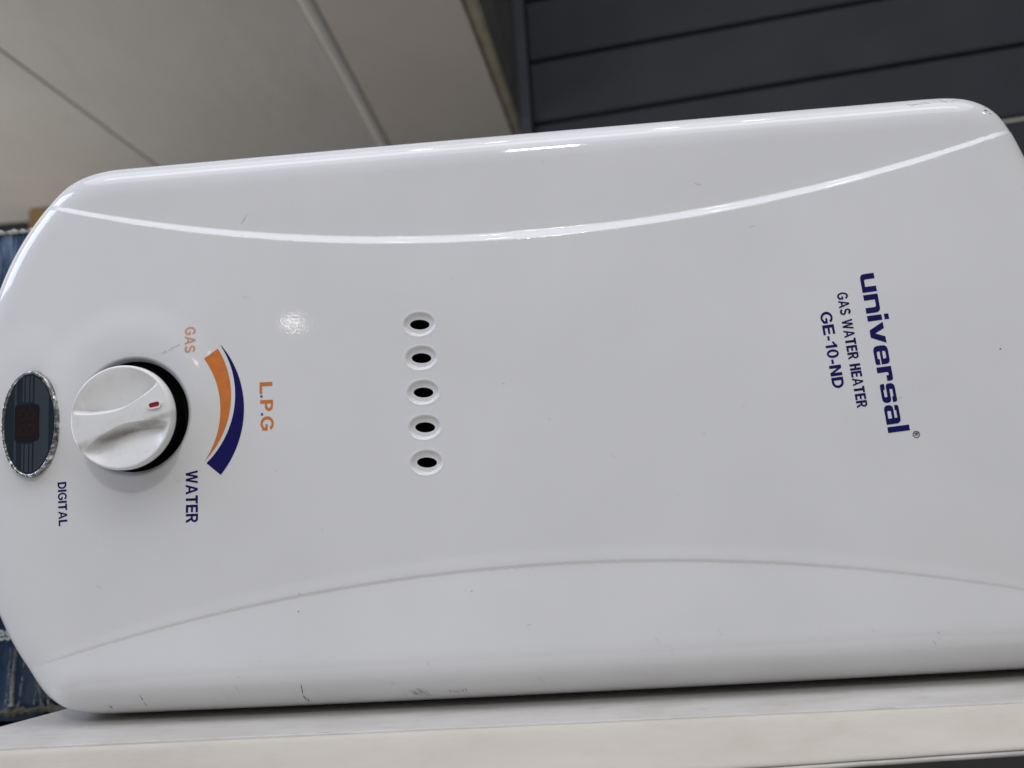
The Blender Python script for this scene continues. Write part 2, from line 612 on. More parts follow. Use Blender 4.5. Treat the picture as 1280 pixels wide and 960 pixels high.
def outline_pts():
    """closed outline: bowed left end with the controls, flatter right end, straight long sides"""
    up_l = [(-240, 164.2), (-260, 163.8), (-275, 160.8), (-287, 155.4), (-301.5, 141.0), (-315, 124.0), (-327, 104.0), (-337.5, 79), (-347, 48), (-352, 18)]
    up_r = [(354, 10), (350, 40), (342, 72), (333.5, 98), (327, 117), (322.5, 130.8), (318, 142), (312, 151.8), (304, 158.0), (294.5, 162.0), (283, 163.8), (268, 164.2)]
    top = [(x, 164.2) for x in range(230, -231, -46)]
    low_l = [(-353, -44), (-349, -74), (-341, -106), (-333.5, -126.5), (-323.5, -148), (-313, -164.5), (-303.0, -178.3), (-292, -186.8), (-277, -190.7), (-256, -191.2)]
    bot = [(x, -191.2) for x in range(-240, 281, 52)]
    low_r = [(306, -190.6), (320, -187.4), (331, -184.5), (340, -172), (347, -152), (352.5, -128), (356, -95), (357.5, -60)]
    return up_r + top + up_l + [(-354, ZM)] + low_l + bot + low_r + [(357, ZM)]


def smooth_closed(P, n):
    P = np.array(P, float)
    k = len(P)
    dense = []
    for i in range(k):
        p0, p1, p2, p3 = P[(i - 1) % k], P[i], P[(i + 1) % k], P[(i + 2) % k]
        t0 = 0.0
        t1 = t0 + np.linalg.norm(p1 - p0) ** 0.5
        t2 = t1 + np.linalg.norm(p2 - p1) ** 0.5
        t3 = t2 + np.linalg.norm(p3 - p2) ** 0.5
        for t in np.linspace(t1, t2, 24, endpoint=False):
            a1 = (t1 - t) / (t1 - t0) * p0 + (t - t0) / (t1 - t0) * p1
            a2 = (t2 - t) / (t2 - t1) * p1 + (t - t1) / (t2 - t1) * p2
            a3 = (t3 - t) / (t3 - t2) * p2 + (t - t2) / (t3 - t2) * p3
            b1 = (t2 - t) / (t2 - t0) * a1 + (t - t0) / (t2 - t0) * a2
            b2 = (t3 - t) / (t3 - t1) * a2 + (t - t1) / (t3 - t1) * a3
            dense.append((t2 - t) / (t2 - t1) * b1 + (t - t1) / (t2 - t1) * b2)
    D = np.array(dense)
    seg = np.linalg.norm(np.roll(D, -1, 0) - D, axis=1)
    cum = np.concatenate([[0], np.cumsum(seg)])
    s = np.linspace(0, cum[-1], n, endpoint=False)
    DD = np.vstack([D, D[:1]])
    Q = np.stack([np.interp(s, cum, DD[:, 0]), np.interp(s, cum, DD[:, 1])], 1)
    for _ in range(10):                              # relax small wiggles
        Q = 0.5 * Q + 0.25 * (np.roll(Q, 1, 0) + np.roll(Q, -1, 0))
    return Q


NO = 900
OUT = smooth_closed(outline_pts(), NO)
TAN = np.roll(OUT, -1, 0) - np.roll(OUT, 1, 0)
TAN /= np.linalg.norm(TAN, axis=1)[:, None]
# traversal goes right end -> top -> left end -> bottom : counter-clockwise, outward = (tz, -tx)
ONRM = np.stack([TAN[:, 1], -TAN[:, 0]], 1)
if np.mean(np.sum(ONRM * (OUT - OUT.mean(0)), 1)) < 0:
    ONRM = -ONRM

RIMS = RIM + 13.0 * np.clip(-ONRM[:, 1] * 1.3 - 0.3, 0, 1)
for _ in range(30):
    RIMS = 0.5 * RIMS + 0.25 * (np.roll(RIMS, 1) + np.roll(RIMS, -1))

zU = lambda x: 96.0 + 4.45e-4 * (x - 15.0) ** 2
zL = lambda x: -109.8 - 4.16e-4 * (x - 20.0) ** 2
VENTS = [(-54.8, 41.1), (-54.8, 20.1), (-54.7, -1.2), (-54.8, -22.6), (-54.8, -44.0)]
VA, VB = 10.2, 7.6            # vent dish half axes
HA, HB, HROT = 6.1, 3.1, R_(-5.0)
KNOB = (-237.0, -3.6)
KHOLE = 34.6
DISP = (-302.4, -4.0)
DA, DB = 18.6, 33.4


def sstep(t):
    t = np.clip(t, 0, 1)
    return t * t * (3 - 2 * t)


def base_height(x, z):
    """height of the pressed cover in mm, before its rounded rim"""
    x = np.asarray(x, float)
    z = np.asarray(z, float)
    h = -1.0 * ((x - 10) / 350.0) ** 2 - 0.7 * ((z - ZM) / 175.0) ** 2
    amp = np.clip(1.0 - ((x - 10.0) / 322.0) ** 2, 0, 1) ** 0.7
    for sgn, cz in ((1, zU(x)), (-1, zL(x))):
        slope = np.where(sgn > 0, 2 * 4.45e-4 * (x - 15), 2 * 4.16e-4 * (x - 20))
        if sgn > 0:                                            # a crisp flat chamfer along the upper arc
            w, dep = 1.8 + 4.4 * amp, 0.9 + 2.5 * amp
        else:                                                  # a low roll with a fine sharp foot along the lower arc
            w, dep = 4.5 + 7.0 * amp, 0.10 + 0.46 * amp
        t = sgn * (z - cz) / np.sqrt(1 + slope ** 2) + w      # 0 at the start of the step, w at its foot
        fade = sstep((x + 306) / 26.0) * sstep((326 - x) / 22.0)
        dep = dep * fade
        u = np.clip(t / w, 0, 1)
        beyond = np.clip(t - w, 0, 400)
        if sgn > 0:
            f = 0.3 * u + 0.7 * sstep(u)
            h = h - dep * f
        else:
            h = h + dep * sstep(u / 0.8) * 0.75 - dep * 1.15 * sstep((u - 0.78) / 0.22)
        h = h + (0.050 if sgn > 0 else 0.095) * beyond
    # swelling round the knob opening and the display
    r = np.hypot(x - KNOB[0] + 2, z - KNOB[1] - 12)
    h = h + 1.25 * (1 - sstep((r - 40) / 22.0))
    r = np.hypot(x - KNOB[0], z - KNOB[1])
    h = h - 2.6 * np.clip((KHOLE + 3.4 - r) / 3.4, 0, 1) ** 2
    e = np.hypot((x - DISP[0] + 3) / (DA + 4), (z - DISP[1] - 8) / (DB + 2))
    h = h + 1.0 * (1 - sstep((e - 0.95) / 0.75))
    # vent dishes
    for vx, vz in VENTS:
        q = np.hypot((x - vx) / VA, (z - vz) / VB)
        h = h - 1.9 * (1 - sstep((q - 0.74) / 0.26)) + 0.08 * np.exp(-((q - 1.04) / 0.05) ** 2)
    return h


def rim_info(P):
    """distance to the outline and outward direction for points P (n,2)"""
    d = np.empty(len(P))
    idx = np.empty(len(P), int)
    for s in range(0, len(P), 4000):
        D2 = ((P[s:s + 4000, None, :] - OUT[None]) ** 2).sum(2)
        i = D2.argmin(1)
        idx[s:s + 4000] = i
    dd = OUT[idx] - P
    d = np.abs((dd * ONRM[idx]).sum(1))
    return d, ONRM[idx], RIMS[idx]


def surface(P):
    """3-D point (m) and unit normal for face points P (mm)"""
    P = np.asarray(P, float).reshape(-1, 2)
    d, out, rim = rim_info(P)
    x, z = P[:, 0], P[:, 1]
    h = base_height(x, z)
    e = 0.05
    gx = (base_height(x + e, z) - base_height(x - e, z)) / (2 * e)
    gz = (base_height(x, z + e) - base_height(x, z - e)) / (2 * e)
    q = np.clip((rim - d) / rim, 0, 1)
    NP = 2.5
    bb = np.clip(1 - q ** NP, 0, 1) ** (1 / NP)
    dpf = 0.9 + 0.50 * (rim - RIM) / 13.0              # the underside rolls further back
    y = -h + dpf * rim * (1 - bb)
    a, b = q ** (NP - 1) * dpf, bb ** (NP - 1)
    k = np.hypot(a, b) + 1e-12
    a, b = a / k, b / k
    nx = a * out[:, 0] - b * gx
    nz = a * out[:, 1] - b * gz
    ny = -b
    nn = np.sqrt(nx * nx + ny * ny + nz * nz) + 1e-12
    return np.stack([x, y, z], 1) / 1000.0, np.stack([nx / nn, ny / nn, nz / nn], 1)


def in_poly(P, poly):
    x, y = P[:, 0], P[:, 1]
    r = np.zeros(len(P), bool)
    n = len(poly)
    for i in range(n):
        x1, y1 = poly[i]
        x2, y2 = poly[(i + 1) % n]
        c = (y1 > y) != (y2 > y)
        if y1 != y2:
            r ^= c & (x < (x2 - x1) * (y - y1) / (y2 - y1) + x1)
    return r


def ellipse(c, a, b, n, rot=0.0):
    t = np.linspace(0, 2 * math.pi, n, endpoint=False)
    ex, ez = a * np.cos(t), b * np.sin(t)
    return np.stack([c[0] + ex * math.cos(rot) - ez * math.sin(rot), c[1] + ex * math.sin(rot) + ez * math.cos(rot)], 1)


def build_cover():
    loops = []                                        # closed constrained loops
    free = []
    loops.append(OUT)
    rim_d = [RIMS[:, None] * (1 - math.cos(a)) for a in np.linspace(0, math.pi / 2, 20)[1:]]
    for dd in rim_d:
        free.append(OUT - ONRM * dd)
    KH = ellipse(KNOB, KHOLE, KHOLE, 160)
    loops.append(KH)
    for r in np.concatenate([np.linspace(KHOLE + 0.5, KHOLE + 4, 8), np.linspace(40, 62, 12)]):
        free.append(ellipse(KNOB, r, r, 160))
    VH = []
    for v in VENTS:
        e = ellipse(v, HA, HB, 56, HROT)
        VH.append(e)
        loops.append(e)
        for q in np.concatenate([np.linspace(0.70, 1.12, 15), [1.25]]):
            free.append(ellipse(v, VA * q, VB * q, 72))
    for q in np.linspace(1.0, 1.75, 10):
        free.append(ellipse(DISP, DA * q, DB * q, 110))
    xs = np.arange(-330, 340, 3.0)
    for t in np.concatenate([np.arange(-10, 3.1, 0.75), [4.5, 6]]):
        free.append(np.stack([xs, zU(xs) + t], 1))
    for t in np.concatenate([np.arange(-6, -0.8, 0.9), np.arange(-0.75, 3.6, 0.35), np.arange(4.0, 13.1, 0.9)]):
        free.append(np.stack([xs, zL(xs) + t], 1))
    gx, gz = np.meshgrid(np.arange(-350, 356, 5.0), np.arange(-200, 170, 5.0))
    free.append(np.stack([gx.ravel() + 0.37, gz.ravel() + 0.21], 1))
    F = np.vstack(free)
    ok = in_poly(F, OUT)
    d, _, _ = rim_info(F)
    ok &= d > 0.15
    ok &= np.hypot(F[:, 0] - KNOB[0], F[:, 1] - KNOB[1]) > KHOLE + 0.25
    for v in VENTS:
        ok &= np.hypot((F[:, 0] - v[0]) / (HA + 0.35), (F[:, 1] - v[1]) / (HB + 0.35)) > 1.02
    F = F[ok]
    # thin out points that almost coincide
    key = np.round(F / 0.35).astype(int)
    _, ui = np.unique(key, axis=0, return_index=True)
    F = F[np.sort(ui)]
    V, E = [], []
    for L in loops:
        s = len(V)
        V += [Vector((float(p[0]), float(p[1]))) for p in L]
        E += [(s + i, s + (i + 1) % len(L)) for i in range(len(L))]
    V += [Vector((float(p[0]), float(p[1]))) for p in F]
    res = delaunay_2d_cdt(V, E, [], 0, 1e-5)
    RV = np.array([(v.x, v.y) for v in res[0]])
    FC = np.array([f for f in res[2] if len(f) == 3])
    cen = RV[FC].mean(1)
    keep = in_poly(cen, OUT) & ~in_poly(cen, KH)
    for e in VH:
        keep &= ~in_poly(cen, e)
    FC = FC[keep]
    P3, N3 = surface(RV)
    # facing outward (-y): in (x,z) the triangle must run so that its normal is -y
    a, b, c = RV[FC[:, 0]], RV[FC[:, 1]], RV[FC[:, 2]]
    area = (b[:, 0] - a[:, 0]) * (c[:, 1] - a[:, 1]) - (b[:, 1] - a[:, 1]) * (c[:, 0] - a[:, 0])
    FC[area < 0] = FC[area < 0][:, ::-1]
    verts = [tuple(p) for p in P3]
    norms = [tuple(n) for n in N3]
    faces = [tuple(int(i) for i in f) for f in FC]
    # the skirt: outline ring (first NO vertices of the input) swept back
    lut = {}
    for new, src in enumerate(res[3]):
        for s_ in src:
            lut[s_] = new
    ring0 = [lut[i] for i in range(NO)]
    prev = ring0
    for yb in (0.075, 0.11, 0.158):
        ring = []
        for i in range(NO):
            ring.append(len(verts))
            verts.append((OUT[i, 0] / 1000, yb, OUT[i, 1] / 1000))
            norms.append((ONRM[i, 0], 0.0, ONRM[i, 1]))
        for i in range(NO):
            j = (i + 1) % NO
            faces.append((prev[i], ring[i], ring[j], prev[j]))
        prev = ring
    me = bpy.data.meshes.new('cover')
    me.from_pydata(verts, [], faces)
    me.update()
    me.polygons.foreach_set('use_smooth', [True] * len(me.polygons))
    me.normals_split_custom_set_from_vertices(norms)
    return me


heater = bpy.data.objects.new('gas_water_heater', None)
COL.objects.link(heater)
heater.location = (0, 0.08, SZ)
OFF = Vector((0, -0.08, -SZ))
tag(heater, 'white enamelled gas water heater lying on its side on the pale shelf', 'water heater')


def hpart(name, me, mat, parent=None):
    o = link(name, me, mat, parent or heater)
    if parent is None:
        o.location = OFF
    return o


hpart('cover', build_cover(), 'enamel')
# back plate that closes the housing
bm = bmesh.new()
bm.faces.new([bm.verts.new((p[0] / 1000 * 0.995, 0.1575, p[1] / 1000 * 0.995)) for p in OUT[::6]])
hpart('back_plate', mesh_of(bm), 'pale')


def cup(loop, y0, depth):
    bm = bmesh.new()
    n = len(loop)
    c = loop.mean(0)
    rings = []
    for s, yy in ((1.012, y0), (1.02, y0 + depth * 0.5), (1.02, y0 + depth)):
        rings.append([bm.verts.new((c[0] / 1000 + (p[0] - c[0]) / 1000 * s, yy, c[1] / 1000 + (p[1] - c[1]) / 1000 * s)) for p in loop])
    for a, b in zip(rings, rings[1:]):
        for i in range(n):
            bm.faces.new((a[i], a[(i + 1) % n], b[(i + 1) % n], b[i]))
    bm.faces.new(rings[-1])
    return mesh_of(bm, True)


for v in VENTS:
    y0 = surface([(v[0] + HA + 0.3, v[1])])[0][0][1]
    hpart('vent_hole', cup(ellipse(v, HA, HB, 48, HROT), y0 + 0.0004, 0.012), 'hole')

# ---- knob opening and knob
ky = surface([(KNOB[0] + KHOLE + 5, KNOB[1])])[0][0][1]
hpart('knob_recess', cup(ellipse(KNOB, KHOLE, KHOLE, 120), ky + 0.0028, 0.013), 'black')

KR = 31.6
KC = Vector((-0.2358, 0, -0.0052))
BAR = R_(15.5)


def knob_mesh():
    """tapered round knob with two scooped finger hollows that leave a waisted grip bar"""
    bm = bmesh.new()
    na, nr = 220, 90
    dep = 7.6

    def face_h(s, t):
        r = math.hypot(s, t)
        bw = 5.2 + 9.5 * (abs(s) / KR) ** 1.7
        at = abs(t)
        lim = math.sqrt(max(1e-6, (KR * 0.965) ** 2 - s * s))
        h = 1.4 * (1 - (r / KR) ** 2)                    # slight doming
        # round over the outer rim
        if r > KR - 1.6:
            q = (r - (KR - 1.6)) / 1.6
            h -= 1.6 * (1 - math.sqrt(max(0, 1 - min(q, 1) ** 2)))
        if at > bw - 0.9 and lim > bw:
            span = max(lim - bw, 1e-3)
            f = min(max((at - bw) / span, 0), 1)
            floor = dep * min(1.0, span / 13.0) * (1 - f) ** 1.15
            w = min(max((at - bw + (0.9 if t > 0 else 0.2)) / (2.6 if t > 0 else 5.5), 0), 1)
            w = w * w * (3 - 2 * w) if t > 0 else 1 - (1 - w) ** 2.2
            h -= floor * w
        return h
    rows = []
    for k in range(nr + 1):
        rr = KR * (k / nr) ** 0.8
        ring = []
        for i in range(na):
            a = 2 * math.pi * i / na
            s, t = rr * math.cos(a), rr * math.sin(a)
            x = s * math.cos(BAR) - t * math.sin(BAR)
            z = s * math.sin(BAR) + t * math.cos(BAR)
            ring.append(bm.verts.new((x / 1000, -face_h(s, t) / 1000, z / 1000)))
            if k == 0:
                break
        rows.append(ring)
    for i in range(na):
        bm.faces.new((rows[0][0], rows[1][i], rows[1][(i + 1) % na]))
    for a, b in zip(rows[1:], rows[2:]):
        for i in range(na):
            j = (i + 1) % na
            bm.faces.new((a[i], b[i], b[j], a[j]))
    prev = rows[-1]
    for rr, yy in ((KR + 0.15, 0.0025), (KR + 0.2, 0.0055), (KR - 0.3, 0.0062), (KR - 2.0, 0.0064), (KR - 5.5, 0.0066)):
        ring = [bm.verts.new((rr * math.cos(2 * math.pi * i / na + BAR) / 1000, yy, rr * math.sin(2 * math.pi * i / na + BAR) / 1000)) for i in range(na)]
        for i in range(na):
            j = (i + 1) % na
            bm.faces.new((prev[i], ring[i], ring[j], prev[j]))
        prev = ring
    return mesh_of(bm, True), face_h


kme, face_h = knob_mesh()
knob = hpart('control_knob', kme, 'knob')
KY = -0.0165
knob.location = OFF + KC + Vector((0, KY, 0))
tag(knob, 'white plastic knob with two finger hollows and grime')
bm = bmesh.new()
prev = None
for rr, yy in ((0.0285, 0.0060), (0.0282, 0.014), (0.0255, 0.0145), (0.0250, 0.030)):
    ring = [bm.verts.new((rr * math.cos(2 * math.pi * i / 96), yy, rr * math.sin(2 * math.pi * i / 96))) for i in range(96)]
    if prev:
        for i in range(96):
            bm.faces.new((prev[i], prev[(i + 1) % 96], ring[(i + 1) % 96], ring[i]))
    prev = ring
tag(link('knob_collar', mesh_of(bm, True), 'black', knob), 'black collar behind the knob')


def pill(L, Wd, y0, y1, n=14, inner=None):
    bm = bmesh.new()

    def loop(L, Wd, y):
        r = Wd / 2
        pts = []
        for i in range(n + 1):
            a = -math.pi / 2 + math.pi * i / n
            pts.append((L / 2 - r + r * math.cos(a), r * math.sin(a)))
        for i in range(n + 1):
            a = math.pi / 2 + math.pi * i / n
            pts.append((-L / 2 + r + r * math.cos(a), r * math.sin(a)))
        return [bm.verts.new((p[0] / 1000, y / 1000, p[1] / 1000)) for p in pts]
    a, b = loop(L, Wd, y1), loop(L, Wd, y0)
    rings = [a, b]
    if inner:
        rings.append(loop(inner[0], inner[1], y0))
        rings.append(loop(inner[0], inner[1], y1))
    for p, q in zip(rings, rings[1:]):
        for i in range(len(p)):
            j = (i + 1) % len(p)
            bm.faces.new((p[i], p[j], q[j], q[i]))
    if not inner:
        bm.faces.new(b)
    return mesh_of(bm)


s0 = 22.5
hx = face_h(s0, 0) / 1000
for nm, me, mt in (('indicator_surround', pill(8.8, 4.9, -0.9, 0.8, inner=(6.6, 2.9)), 'knob'), ('indicator', pill(6.5, 2.8, -0.35, 0.8), 'red')):
    o = link(nm, me, mt, knob)
    o.location = (s0 / 1000 * math.cos(BAR), -hx, s0 / 1000 * math.sin(BAR))
    o.rotation_euler = (0, -R_(9.0), 0)

# ---- oval display
dy = surface([(DISP[0], DISP[1])])[0][0][1]


def lathe_oval(prof, n=140, close=False):
    """prof: (inset mm, y mm) rings of the display oval"""
    bm = bmesh.new()
    rings = []
    for ins, yy in prof:
        rings.append([bm.verts.new((p[0] / 1000, yy / 1000, p[1] / 1000)) for p in ellipse((0, 0), DA - ins, DB - ins, n)])
    for a, b in zip(rings, rings[1:]):
        for i in range(n):
            bm.faces.new((a[i], a[(i + 1) % n], b[(i + 1) % n], b[i]))
    if close:
        bm.faces.new(rings[-1])
    return mesh_of(bm, True)


bezel = hpart('display', lathe_oval([(-0.3, 1.2), (-0.2, -1.0), (0.1, -2.2), (0.6, -3.0), (1.2, -3.3), (1.9, -3.0), (2.3, -2.5), (2.4, -1.0)]), 'bezel')
bezel.location = OFF + Vector((DISP[0] / 1000, dy, DISP[1] / 1000))
bezel.rotation_euler = (0, R_(1.0), 0)
tag(bezel, 'dark oval digital display with worn silver bezel, sparkle painted into its colour')
link('face_plate', lathe_oval([(2.2, -1.0), (2.2, -2.3), (2.8, -2.4)], close=True), 'plate', bezel)


def flat_poly(pts, y, th=0.12):
    bm = bmesh.new()
    f = [bm.verts.new((p[0] / 1000, (y - th) / 1000, p[1] / 1000)) for p in pts]
    b = [bm.verts.new((p[0] / 1000, y / 1000, p[1] / 1000)) for p in pts]
    bm.faces.new(f)
    n = len(pts)
    for i in range(n):
        bm.faces.new((f[i], f[(i + 1) % n], b[(i + 1) % n], b[i]))
    return mesh_of(bm)


def stripe(x0, x1, z0, z1):
    lim = lambda x: (DB - 3.2) * math.sqrt(max(0, 1 - (x / (DA - 3.2)) ** 2))
    pts = []
    for x in np.linspace(x0, x1, 5):
        pts.append((x, min(z1, lim(x))))
    for x in np.linspace(x1, x0, 5):
        pts.append((x, max(z0, -lim(x))))
    return flat_poly(pts, -2.42)


for x0, x1 in ((-9.8, -8.3), (-4.6, -3.5), (-2.6, -0.4), (0.5, 2.0)):
    if x0 < -8:
        link('stripe', stripe(x0, x1, -60, 60), 'plate2', bezel)
    else:
        link('stripe', stripe(x0, x1, 13.5, 60), 'plate2', bezel)
        link('stripe', stripe(x0, x1, -60, -12.5), 'plate2', bezel)
link('stripe', stripe(3.2, 12.5, -60, 60), 'plate2', bezel)


def rrect(x0, x1, z0, z1, r, n=5):
    P = []
    for cx, cz, a0 in ((x1 - r, z1 - r, 0), (x0 + r, z1 - r, 90), (x0 + r, z0 + r, 180), (x1 - r, z0 + r, 270)):
        for i in range(n + 1):
            a = R_(a0 + 90 * i / n)
            P.append((cx + r * math.cos(a), cz + r * math.sin(a)))
    return P


link('screen', flat_poly(rrect(-9.2, 6.4, -10.6, 12.0, 2.0), -2.56, 0.35), 'screen', bezel)
bm = bmesh.new()
for zc in (5.6, -3.8):                                 # two seven-segment figures, reading downwards
    for (a0, a1, b0, b1) in ((-6.4, -5.4, -2.4, 2.4), (-1.7, -0.7, -2.4, 2.4), (3.0, 4.0, -2.4, 2.4),
                             (-5.2, -1.9, 2.5, 3.5), (-0.5, 2.8, 2.5, 3.5), (-5.2, -1.9, -3.5, -2.5), (-0.5, 2.8, -3.5, -2.5)):
        bm.faces.new([bm.verts.new((x / 1000, -2.99e-3, (zc + z) / 1000)) for x, z in ((a0, b0), (a1, b0), (a1, b1), (a0, b1))])
tag(link('segment_figures', mesh_of(bm), 'digit', bezel), 'two dim red seven-segment figures')


# ---- printing on the cover
def on_surface(me, fn, lift=0.00012):
    """drape a flat mesh on the cover; fn maps its (X, Y) to face millimetres"""
    n = len(me.vertices)
    co = np.empty(n * 3)
    me.vertices.foreach_get('co', co)
    co = co.reshape(-1, 3)
    P = np.array([fn(a, b) for a, b, _ in co])
    S, Nn = surface(P)
    me.vertices.foreach_set('co', (S + Nn * lift).ravel())
    me.update()
    # faces must look outward
    me.polygons.foreach_set('use_smooth', [True] * len(me.polygons))
    return me


def curve_mesh(cu):
    tmp = bpy.data.objects.new('tmp', cu)
    COL.objects.link(tmp)
    dg = bpy.context.evaluated_depsgraph_get()
    dg.update()
    me = bpy.data.meshes.new_from_object(tmp.evaluated_get(dg))
    bpy.data.objects.remove(tmp)
    me.materials.clear()
    return me


def text_flat(s, bold=0.02, space=1.0):
    cu = bpy.data.curves.new('txt', 'FONT')
    cu.body = s
    cu.size = 1.0
    cu.offset = bold
    cu.space_character = space
    cu.resolution_u = 6
    cu.fill_mode = 'FRONT'
    me = curve_mesh(cu)
    return me


def bounds(me):
    co = np.array([v.co[:] for v in me.vertices])
    return co.min(0), co.max(0)


def place_text(me, start, end, cap, slant=0.0, pin=None):
    """start/end of the baseline (mm on the face), cap = height (mm) towards +x"""
    lo, hi = pin or bounds(me)
    s = np.array(start)
    e1 = np.array(end) - s
    L = np.linalg.norm(e1)
    e1 = e1 / L
    e2 = np.array([-e1[1], e1[0]])                   # glyph-up: to the right when reading downwards
    kx, ky_ = L / (hi[0] - lo[0]), cap / (hi[1] - lo[1])
    return on_surface(me, lambda a, b: s + e1 * (a - lo[0]) * kx + e2 * (b - lo[1]) * ky_)


def ell(cx, cy, rx, ry, a0, a1, n=14):
    return [(cx + rx * math.cos(R_(a0 + (a1 - a0) * i / n)), cy + ry * math.sin(R_(a0 + (a1 - a0) * i / n))) for i in range(n + 1)]


def thick(line, h):
    """polygon of constant half-thickness h round an open centre line"""
    P = np.array(line)
    T = np.gradient(P, axis=0)
    T /= np.linalg.norm(T, axis=1)[:, None]
    Nn = np.stack([-T[:, 1], T[:, 0]], 1)
    return [tuple(p) for p in P + Nn * h] + [tuple(p) for p in (P - Nn * h)[::-1]]


def bold_caps(t=0.255, th=0.195):
    """heavy grotesque capitals, cap height 1: width and loops of each"""
    g = {}
    g['E'] = (.80, [[(0, 0), (.80, 0), (.80, th), (t, th), (t, .42), (.74, .42), (.74, .595), (t, .595), (t, 1 - th), (.78, 1 - th), (.78, 1), (0, 1)]])
    g['H'] = (.86, [[(0, 0), (t, 0), (t, .42), (.86 - t, .42), (.86 - t, 0), (.86, 0), (.86, 1), (.86 - t, 1), (.86 - t, .605), (t, .605), (t, 1), (0, 1)]])
    g['I'] = (t, [[(0, 0), (t, 0), (t, 1), (0, 1)]])
    g['L'] = (.76, [[(0, 0), (.76, 0), (.76, th), (t, th), (t, 1), (0, 1)]])
    g['T'] = (.84, [[(.42 - t / 2, 0), (.42 + t / 2, 0), (.42 + t / 2, 1 - th), (.84, 1 - th), (.84, 1), (0, 1), (0, 1 - th), (.42 - t / 2, 1 - th)]])
    g['N'] = (.86, [[(0, 0), (0, 1), (t, 1), (.86 - t, .34), (.86 - t, 1), (.86, 1), (.86, 0), (.86 - t, 0), (t, .66), (t, 0)]])
    g['A'] = (1.0, [[(0, 0), (.39, 1), (.61, 1), (1, 0), (.78, 0), (.695, .225), (.305, .225), (.22, 0)], [(.365, .39), (.635, .39), (.5, .77)]])
    g['W'] = (1.32, [[(0, 1), (.215, 1), (.37, .33), (.545, 1), (.775, 1), (.95, .33), (1.105, 1), (1.32, 1), (1.06, 0), (.84, 0), (.66, .70), (.48, 0), (.26, 0)]])
    g['1'] = (.50, [[(.27, 0), (.475, 0), (.475, 1), (.31, 1), (.20, .86), (0, .75), (0, .58), (.14, .63), (.27, .72)]])
    g['-'] = (.36, [[(0, .27), (.36, .27), (.36, .455), (0, .455)]])
    g['0'] = (.70, [ell(.35, .5, .35, .51, 0, 349, 30), ell(.35, .5, .155, .345, 0, 349, 30)])
    g['D'] = (.87, [[(0, 0)] + ell(.38, .5, .49, .5, -90, 90, 18) + [(0, 1)], [(t, th)] + ell(.38, .5, .285, .5 - th, -90, 90, 18) + [(t, 1 - th)]])
    g['P'] = (.81, [[(0, 0), (t, 0), (t, .37)] + ell(.45, .685, .36, .315, -90, 90) + [(0, 1)], [(t, .545)] + ell(.42, .69, .175, .14, -90, 90) + [(t, .83)]])
    g['R'] = (.92, [[(0, 0), (t, 0), (t, .415), (.34, .415), (.47, .33), (.665, 0), (.92, 0), (.76, .27), (.64, .42)] + ell(.50, .715, .36, .285, -55, 90) + [(0, 1)],
                    [(t, .575)] + ell(.45, .705, .19, .128, -90, 90) + [(t, .833)]])
    g['G'] = (.96, [ell(.5, .5, .5, .515, 33, 312, 26) + [(.955, .165), (.955, .54), (.52, .54), (.52, .372), (.745, .372), (.745, .255)] + ell(.5, .5, .285, .342, 312, 33, 22)])
    top = ell(.42, .715, .305, .195, 12, 245, 16)
    bot = ell(.42, .285, .32, .195, 65, -168, 16)
    g['S'] = (.84, [thick(top + bot, .098)])
    return g


CAPS = bold_caps()
HEAVY = bold_caps(0.315, 0.195)


def caps_flat(s, gap=0.115, space=0.62, font=None):
    x = 0.0
    loops = []
    for ch in s:
        if ch == ' ':
            x += space - gap
            continue
        w, ls = (font or CAPS)[ch]
        for L in ls:
            loops.append([(x + p[0], p[1]) for p in L])
        x += w + gap
    return glyph_curve(loops), x - gap


def print_text(name, s, start, end, cap, mat, bold=0.02, space=1.0):
    me, w = caps_flat(s, font=HEAVY if ' ' in s else CAPS)
    return hpart(name, place_text(me, start, end, cap, pin=((0, 0, 0), (w, 1.0, 0))), mat)


def rounded(poly):
    """poly: (x, y, r) corners -> points with filleted corners"""
    P = []
    n = len(poly)
    for i in range(n):
        p = Vector(poly[i][:2])
        r = poly[i][2] if len(poly[i]) > 2 else 0
        if r <= 0:
            P.append(tuple(p))
            continue
        a = (Vector(poly[i - 1][:2]) - p)
        b = (Vector(poly[(i + 1) % n][:2]) - p)
        r = min(r, a.length * 0.5, b.length * 0.5)
        a.normalize()
        b.normalize()
        A, B = p + a * r, p + b * r
        for k in range(7):
            t = k / 6
            P.append(tuple(A * (1 - t) ** 2 + p * 2 * t * (1 - t) + B * t * t))
    return P


def glyph_curve(loops):
    cu = bpy.data.curves.new('glyph', 'CURVE')
    cu.dimensions = '2D'
    cu.fill_mode = 'FRONT'
    for L in loops:
        sp = cu.splines.new('POLY')
        sp.points.add(len(L) - 1)
        for p, q in zip(sp.points, L):
            p.co = (q[0], q[1], 0, 1)
        sp.use_cyclic_u = True
    return curve_mesh(cu)


